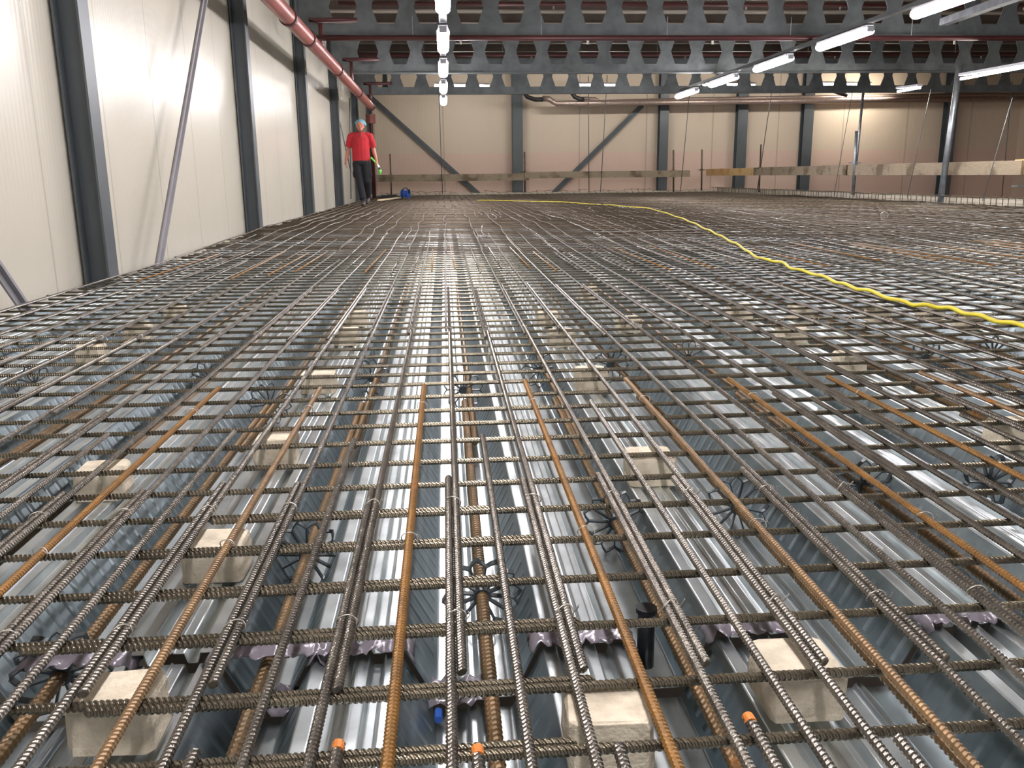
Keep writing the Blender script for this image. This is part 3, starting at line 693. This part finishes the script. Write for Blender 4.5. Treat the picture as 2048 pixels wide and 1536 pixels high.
# ------------------------------------------------------------------ edge hairpins
hz = TZ+.045
m = MB(); m.tube([(0, 0, -.12), (0, 0, .125), (.01, 0, .14), (.10, 0, .145)], .0065, 6)
hp0 = m.build('edge_hairpin', M['bar_far'], smooth=True, label='bent hairpin bar in the row along the right deck edge', cat='hairpin bar', group='hairpin bars along the right edge')
yy = np.arange(11.2, EDGE, .165)
for i, y in enumerate(yy):
    o = hp0 if i == 0 else hp0.copy()
    if i: C.objects.link(o)
    o.location = (RX-.08+random.uniform(-.02, .02), y+random.uniform(-.02, .02), hz); o.rotation_euler = (random.uniform(-.08, .08), random.uniform(-.05, .05), math.pi+random.uniform(-.2, .2))
m = MB(); m.tube([(RX-.09, y, hz+.125+.008*math.sin(y*2)) for y in np.arange(11, EDGE, .5)], .006, 6); m.build('edge_bar', M['bar_far'], smooth=True, label='lengthwise bar along the top of the right edge hairpins', cat='reinforcing bar')
m = MB(); m.tube([(0, 0, -.04), (-.16, 0, .13), (-.15, 0, .14), (.12, 0, .14)], .007, 6)
tr0 = m.build('edge_hairpin', M['bar_far'], smooth=True, label='leaning bent bar in the row along the far deck edge', cat='hairpin bar', group='leaning bars along the far edge')
xx = [x for x in np.arange(-1.9, RX-.3, .24) if not (.35 < x < .9)]
for i, x in enumerate(xx):
    o = tr0 if i == 0 else tr0.copy()
    if i: C.objects.link(o)
    o.location = (x+random.uniform(-.05, .05), EDGE-.25, hz-.03); o.rotation_euler = (random.uniform(-.1, .1), random.uniform(-.2, .2), random.uniform(-.3, .3)); o.scale = (1, 1, random.uniform(.6, 1))

# ------------------------------------------------------------------ guard rail boards and posts
def board(a, b, h, lab, mat, t_=.032):
    a = np.array(a); b = np.array(b); mid = (a+b)/2; m = MB(); m.beam(a-mid, b-mid, t_, h)
    o = m.build('guard_board', M[mat], label=lab, cat='board', group='guard boards'); o.location = mid; bevel(o, .004); return o
board(at(742, 357, 29.1), at(1058, 353.5, 29.1), .22, 'long weathered guard board behind the person at the far deck edge', 'wood_grey')
board(at(1050, 350.5, 29.05), at(1380, 347, 29.05), .21, 'weathered guard board at the far edge, right of its neighbour', 'wood_grey')
board(onx(1397, 345, RX+.02), onx(1512, 343, RX+.02), .22, 'short fresh yellowish guard board at the deck corner', 'wood_new')
board(onx(1508, 343, RX-.03), onx(1692, 340, RX-.03), .22, 'grey guard board in the middle of the right edge', 'wood_grey')
board(onx(1688, 340.5, RX+.02), onx(2044, 335.5, RX+.02), .225, 'nearest and largest grey guard board with dark stains', 'wood_grey')
board(onx(2030, 334, RX+.08), onx(2110, 331, RX+.08), .23, 'yellow board end at the right edge of the photo', 'wood_new')
def post(pt, pb, Y, r, lab, mat='bar_far', collar=True, grp=None):
    a = at(*pt, Y); b = at(*pb, Y); t_ = empty('guard_post', b, label=lab, cat='post', group=grp); a = a-b
    MB().tube([(0, 0, -.02), tuple(a*.5), tuple(a)], r, 8).build('rod', M[mat], t_, smooth=True)
    if collar:
        c = a*.5; MB().tube([tuple(c-Vector((0, 0, .03))), tuple(c+Vector((0, 0, .03)))], r*2, 6).build('collar', M[mat], t_)
        MB().box(tuple(c), (.28, .02, .02)).build('cross_pin', M[mat], t_)
EY = lambda x: onx(x, 345, RX).y
post((780, 308), (783, 392), 29.15, .022, 'thin upright rod left of the blue reel')
post((1049, 304), (1050, 384), 29.15, .028, 'upright rod beside the first far column')
post((1347, 300), (1347, 382), 29.15, .028, 'upright rod near the right end of the far boards')
post((1404, 299), (1403, 380), 28.8, .028, 'upright rod at the deck corner by the yellowish board')
post((1522, 289), (1518, 383), EY(1520), .024, 'upright rod at the joint of the yellowish and grey boards')
post((1713, 262), (1706, 388), EY(1708), .034, 'thicker grey tube post between the two grey boards', 'galv_post')
post((1920, 128), (1880, 408), EY(1900), .055, 'tall shiny galvanised post reaching the roof at the right', 'galv_post', False)
post((1727, 180), (1706, 388), EY(1708)+.4, .03, 'galvanised upright pipe standing behind the grey tube post', 'galv_post', False)
p = onx(2046, 372, RX); t_ = empty('post_clamp', p, label='steel clamp holding the boards at the right edge of the photo', cat='clamp')
MB().box((0, 0, 0), (.28, .16, .02)).build('base_plate', M['galv_post'], t_); MB().box((.05, 0, .17), (.05, .05, .36)).build('upright', M['steel_paint'], t_); MB().box((.1, -.03, .12), (.14, .03, .05)).build('wedge', M['black'], t_)
# thin hanging rods
hang = [((878, 192), (885, 388), 29.0, 'thin rod hanging behind the centre row of lights'), ((699, 196), (702, 398), 22.0, 'thin rod in the far left corner above the person'), ((1177, 178), (1178, 384), 29.0, 'straight dark rod behind the lagged pipe bend'), ((1213, 176), (1201, 384), 28.8, 'leaning rod right of the straight dark one'),
        ((1378, 200), (1361, 381), 28.9, 'leaning wire below the farthest light of the right-hand row'), ((1544, 178), (1514, 384), EY(1530)+1, 'leaning wire passing the yellowish board joint'), ((1706, 178), (1668, 390), EY(1690), 'leaning wire left of the lit far wall patch'), ((1862, 178), (1814, 396), EY(1840), 'leaning wire in front of the brightly lit far wall patch'),
        ((2025, 195), (1965, 402), EY(1990), 'faint leaning wire near the right edge'), ((2022, 190), (2003, 402), EY(2000)+9, 'dark straight rod near the right edge'), ((667, 185), (702, 345), 20.5, 'thin slack wire on the left wall behind the person')]
for tpp, bp, Y, lab in hang:
    a = at(*tpp, Y); b = at(*bp, Y); a = b+(a-b)*1.12 if tpp[1] > 170 and Y > 22.9 else a
    MB().tube([tuple(b), tuple((a+b)/2), tuple(a)], .012 if Y > 20 else .007, 6).build('hanging_rod', M['steel_paint'], smooth=True, label=lab, cat='rod', group='thin rods hanging from the roof')

# ------------------------------------------------------------------ tools by the far edge
dk = TZ+.045+.012
def deckpt(x, y): return onz(x, y, dk)
a = deckpt(757, 403.0); b = deckpt(808, 396.5); m = MB(); m.beam(a+Vector((0, 0, .03)), b+Vector((0, 0, .03)), .05, .035); m.build('timber_lath', M['lath'], label='pale timber lath lying on the bars right of the person', cat='lath')
g = at(811, 390, 23.5); g.z = dk+.13
t_ = empty('cable_reel', (g.x, g.y, g.z), label='blue cable reel standing right of the timber lath', cat='reel'); t_.rotation_euler = (0, 0, 1.2)
MB().tube([(0, -.07, 0), (0, .07, 0)], .09, 16).build('drum', M['blue'], t_, smooth=False)
for s_ in (-1, 1): MB().tube([(0, s_*.08, 0), (0, s_*.095, 0)], .12, 18).build('flange', M['blue'], t_)
for s_ in (-1, 1): MB().tube([(s_*.2, 0, -.12), (s_*.2, 0, .05), (s_*.12, 0, .14), (0, 0, .16)], .012, 6).build('frame', M['black'], t_, smooth=True)
MB().box((.0, -.11, .06), (.06, .03, .10)).build('handle', M['black'], t_)
g = at(772, 395, 24.5); g.z = dk+.04
t_ = empty('power_tool', (g.x, g.y, g.z), label='black power tool lying left of the blue reel', cat='tool')
bevel(MB().box((0, 0, 0), (.26, .1, .09)).build('body', M['black'], t_), .02); MB().box((.1, 0, -.0), (.1, .08, .12)).build('battery', M['black'], t_); MB().tube([(-.13, 0, .01), (-.24, 0, .01)], .025, 8).build('nose', M['steel_paint'], t_)
g = at(789, 396, 24.2); g.z = dk+.04
bevel(MB().box((0, 0, 0), (.2, .12, .08)).box((.0, 0, .05), (.12, .03, .03)).build('tool_case', M['black'], label='small black case between power tool and blue reel', cat='case'), .01).location = g
g = onz(1290, 1330, -.09)
t_ = empty('drain_sleeve', tuple(g), label='black upright plastic sleeve in the trough right of the centre one', cat='sleeve')
MB().tube([(0, 0, 0), (0, 0, .05), (0, 0, .10)], .014, 14).build('tube', M['black'], t_, smooth=True); MB().tube([(0, 0, .094), (0, 0, .102)], .017, 14).build('collar', M['black'], t_)
# small blue thing in the near trough
m = MB(); m.tube([(0, 0, 0), (.0, .022, 0)], .006, 8); o = m.build('plastic_plug', M['blue'], label='tiny blue plastic plug in the centre trough at the bottom', cat='plug'); o.location = tuple(onz(877, 1440, -.09))

# ------------------------------------------------------------------ the person
g = onz(729, 411, dk+.0); s_ = 1.0
pr = empty('person', (g.x, g.y, dk-.005), label='person in red polo shirt and blue hairnet walking on the grid, looking down', cat='person'); pr.scale = (.97, .97, .965)
def remesh(o, v, sm=3):
    r_ = o.modifiers.new('remesh', 'REMESH'); r_.mode = 'VOXEL'; r_.voxel_size = v; r_.use_smooth_shade = True
    if sm: q_ = o.modifiers.new('smooth', 'SMOOTH'); q_.factor = .5; q_.iterations = sm
    return o
def limb(m, pts, rad): m.tube(pts, np.array(rad, float), 14, up=(0, 1, 0) if abs(pts[-1][2]-pts[0][2]) > .1 else (0, 0, 1))
def fl(p): return tuple((p[0], -p[1], p[2]))   # y is written here as towards the camera
def F_(pts): return [fl(p) for p in pts]
m = MB()
# trunk, neck
limb(m, F_([(-.02, 0, .86), (-.02, 0, .95), (-.02, 0, 1.08), (-.02, .01, 1.22), (-.02, 0, 1.38), (-.015, -.01, 1.47), (-.01, 0, 1.51)]), [(.13, .10), (.165, .11), (.15, .10), (.17, .115), (.185, .11), (.12, .08), (.06, .055)])
limb(m, F_([(-.015, -.01, 1.46), (-.005, .03, 1.54), (0, .05, 1.58)]), [(.06, .06), (.055, .06), (.055, .06)])
# head bowed towards the camera
hc = np.array([.0, .085, 1.622])
m.sphere(fl(hc), (.081, .098, .108)); m.sphere(fl(hc+[0, .035, -.075]), (.052, .055, .05)); m.sphere(fl(hc+[0, .02, -.05]), (.062, .07, .06))
limb(m, F_([hc+[0, .088, .005], hc+[0, .108, -.022], hc+[0, .112, -.036]]), [(.008, .010), (.012, .012), (.015, .010)])
for s1 in (-1, 1):
    m.sphere(fl(hc+[s1*.077, 0, -.012]), (.012, .02, .032)); m.sphere(fl(hc+[s1*.03, .082, .018]), (.02, .012, .008))
m.sphere(fl(hc+[0, .086, -.062]), (.026, .012, .007)); m.sphere(fl(hc+[0, .084, -.073]), (.022, .013, .007))
def arm(sh, el, wr, pr_, fdir, curl, thumb):
    limb(m, F_([sh, (np.array(sh)+el)/2, el]), [.055, .048, .041]); limb(m, F_([el, (np.array(el)*.6+np.array(wr)*.4), wr]), [.042, .040, .027])
    wr = np.array(wr); fdir = np.array(fdir, float); fdir /= np.linalg.norm(fdir); pm = wr+fdir*.085; sd = np.array(pr_, float)
    limb(m, F_([wr, wr+fdir*.04, pm]), [(.026, .02), (.036, .018), (.036, .014)])
    cv = np.array(curl, float)
    for i, L in enumerate((.066, .074, .07, .056)):
        b0 = pm-fdir*.008+sd*(i-1.5)*.0185; k1 = b0+fdir*L*.45+cv*L*.12; k2 = k1+fdir*L*.28+cv*L*.3; k3 = k2+fdir*L*.12+cv*L*.28
        limb(m, F_([b0, k1, k2, k3]), [.0095, .009, .0085, .007])
    th = np.array(thumb, float); b0 = wr+fdir*.03+th*.028; limb(m, F_([b0-th*.01, b0+th*.022+fdir*.022, b0+th*.022+fdir*.055+cv*.012]), [.012, .0105, .008])
arm((-.205, 0, 1.42), (-.275, -.03, 1.15), (-.335, .05, .925), (0, .99, .1), (-.10, .06, -1), (.8, .2, 0), (.3, .95, 0))
arm((.175, 0, 1.42), (.235, -.05, 1.15), (.295, .07, .935), (0, .99, .1), (.12, .12, -1), (-.8, .3, 0), (-.3, .95, 0))
# legs and feet inside the clothes
for hip, kn, an in (((-.10, 0, .90), (-.07, .06, .50), (-.005, .16, .10)), ((.07, 0, .90), (.07, .03, .50), (.055, -.22, .17))):
    limb(m, F_([hip, kn]), [.085, .055]); limb(m, F_([kn, (np.array(kn)*.65+np.array(an)*.35), an]), [.052, .052, .036]); 
remesh(m.build('body', M['skin'], pr), .006, 2)
m = MB()
limb(m, F_([(-.02, 0, .915), (-.02, 0, .95), (-.02, .01, 1.10), (-.018, .012, 1.25), (-.018, 0, 1.38), (-.012, -.005, 1.46), (-.01, .0, 1.505)]), [(.185, .125), (.186, .126), (.180, .128), (.188, .13), (.198, .122), (.150, .092), (.072, .066)])
limb(m, F_([(-.13, 0, 1.44), (-.205, 0, 1.415), (-.245, -.01, 1.30), (-.268, -.02, 1.20)]), [(.07, .07), (.074, .074), (.07, .07), (.069, .069)])
limb(m, F_([(.10, 0, 1.44), (.175, 0, 1.415), (.212, -.02, 1.30), (.232, -.04, 1.19)]), [(.07, .07), (.074, .074), (.07, .07), (.069, .069)])
shirt = remesh(m.build('polo_shirt', M['shirt'], pr), .009, 3)
m = MB(); a = np.linspace(0, 2*math.pi, 17); m.tube([fl((-.005+.068*math.cos(t_), .012+.066*math.sin(t_), 1.525-.018*math.sin(t_))) for t_ in a], .013, 8); m.build('collar', M['collar'], shirt, smooth=True)
MB().box(fl((.0, .118, 1.44)), (.02, .008, .11)).build('button_strip', M['collar'], shirt)
m = MB()
limb(m, F_([(-.02, 0, .955), (-.02, 0, .90), (-.02, 0, .84)]), [(.172, .118), (.182, .125), (.17, .118)])
limb(m, F_([(-.105, 0, .88), (-.095, .03, .70), (-.07, .07, .50), (-.045, .10, .35), (-.005, .15, .13)]), [(.105, .11), (.098, .10), (.080, .085), (.075, .08), (.070, .075)])
limb(m, F_([(.075, 0, .88), (.08, .03, .70), (.085, .04, .50), (.075, -.08, .35), (.06, -.20, .19)]), [(.105, .11), (.095, .10), (.080, .085), (.075, .08), (.068, .072)])
for q_ in ((-.175, .02, .66), (.155, .03, .64)): m.sphere(fl(q_), (.035, .07, .09))
trou = remesh(m.build('work_trousers', M['trousers'], pr), .009, 3)
MB().tube([fl((-.02, 0, .945)), fl((-.02, 0, .915))], np.array([(.176, .122), (.178, .124)]), 18, up=(0, 1, 0)).build('belt', M['black'], trou)
for an, tz in (((-.005, .15, .0), 0), ((.058, -.21, .09), .06)):
    m = MB(); limb(m, F_([(an[0], an[1]-.01, an[2]+.14), (an[0], an[1]-.01, an[2]+.06), (an[0], an[1], an[2]+.02)]), [.055, .052, .05])
    m.tube(F_([(an[0], an[1]-.07, an[2]+.04+tz*.5), (an[0], an[1]-.03, an[2]+.045+tz*.3), (an[0], an[1]+.08, an[2]+.045-tz*.4), (an[0], an[1]+.17, an[2]+.035-tz*1.1), (an[0], an[1]+.205, an[2]+.03-tz*1.3)]), np.array([(.03, .035), (.045, .045), (.052, .045), (.045, .034), (.02, .018)]), 14, up=(0, 0, 1))
    remesh(m.build('boot', M['boots'], pr), .008, 2)
m = MB(); m.sphere(fl(hc+[.004, -.035, .055]), (.100, .108, .072), 20, 12); m.sphere(fl(hc+[.075, -.03, .028]), (.05, .07, .045)); m.sphere(fl(hc+[-.055, -.02, .045]), (.05, .08, .05))
remesh(m.build('hairnet', M['hairnet'], pr), .008, 2)
m = MB(); m.sphere(fl(hc+[0, -.02, .005]), (.081, .085, .085)); m.build('hair', M['hair'], pr, smooth=True)
for s1 in (-1, 1):
    m = MB(); m.sphere(fl(hc+[s1*.030, .0935, .006]), (.012, .004, .004)); m.build('eye', M['hair'], pr, smooth=True)
m = MB(); m.sphere(fl(hc+[0, .0975, -.0675]), (.02, .003, .0022)); m.build('mouth', M['collar'], pr, smooth=True)
# green and white hand tool carried by the person
w = pr.location; h0 = Vector((w.x+.305, w.y-.09, w.z+.80))
t_ = empty('hand_tool', h0, label='bright green and white hand tool held in the person\'s hand', cat='tool')
MB().tube([(-.13, .02, .15), (-.06, .01, .08), (0, 0, 0)], .018, 10).build('shaft', M['green'], t_, smooth=True)
MB().tube([(0, 0, 0), (.03, 0, -.05)], .024, 10).build('grip', M['white'], t_, smooth=True)
MB().tube([(.03, 0, -.05), (.045, 0, -.09)], .02, 8).build('collar', M['black'], t_, smooth=True)
MB().tube([(.045, 0, -.09), (.05, 0, -.13), (.035, 0, -.19)], np.array([.03, .032, .016]), 10).build('head', M['green'], t_, smooth=True)
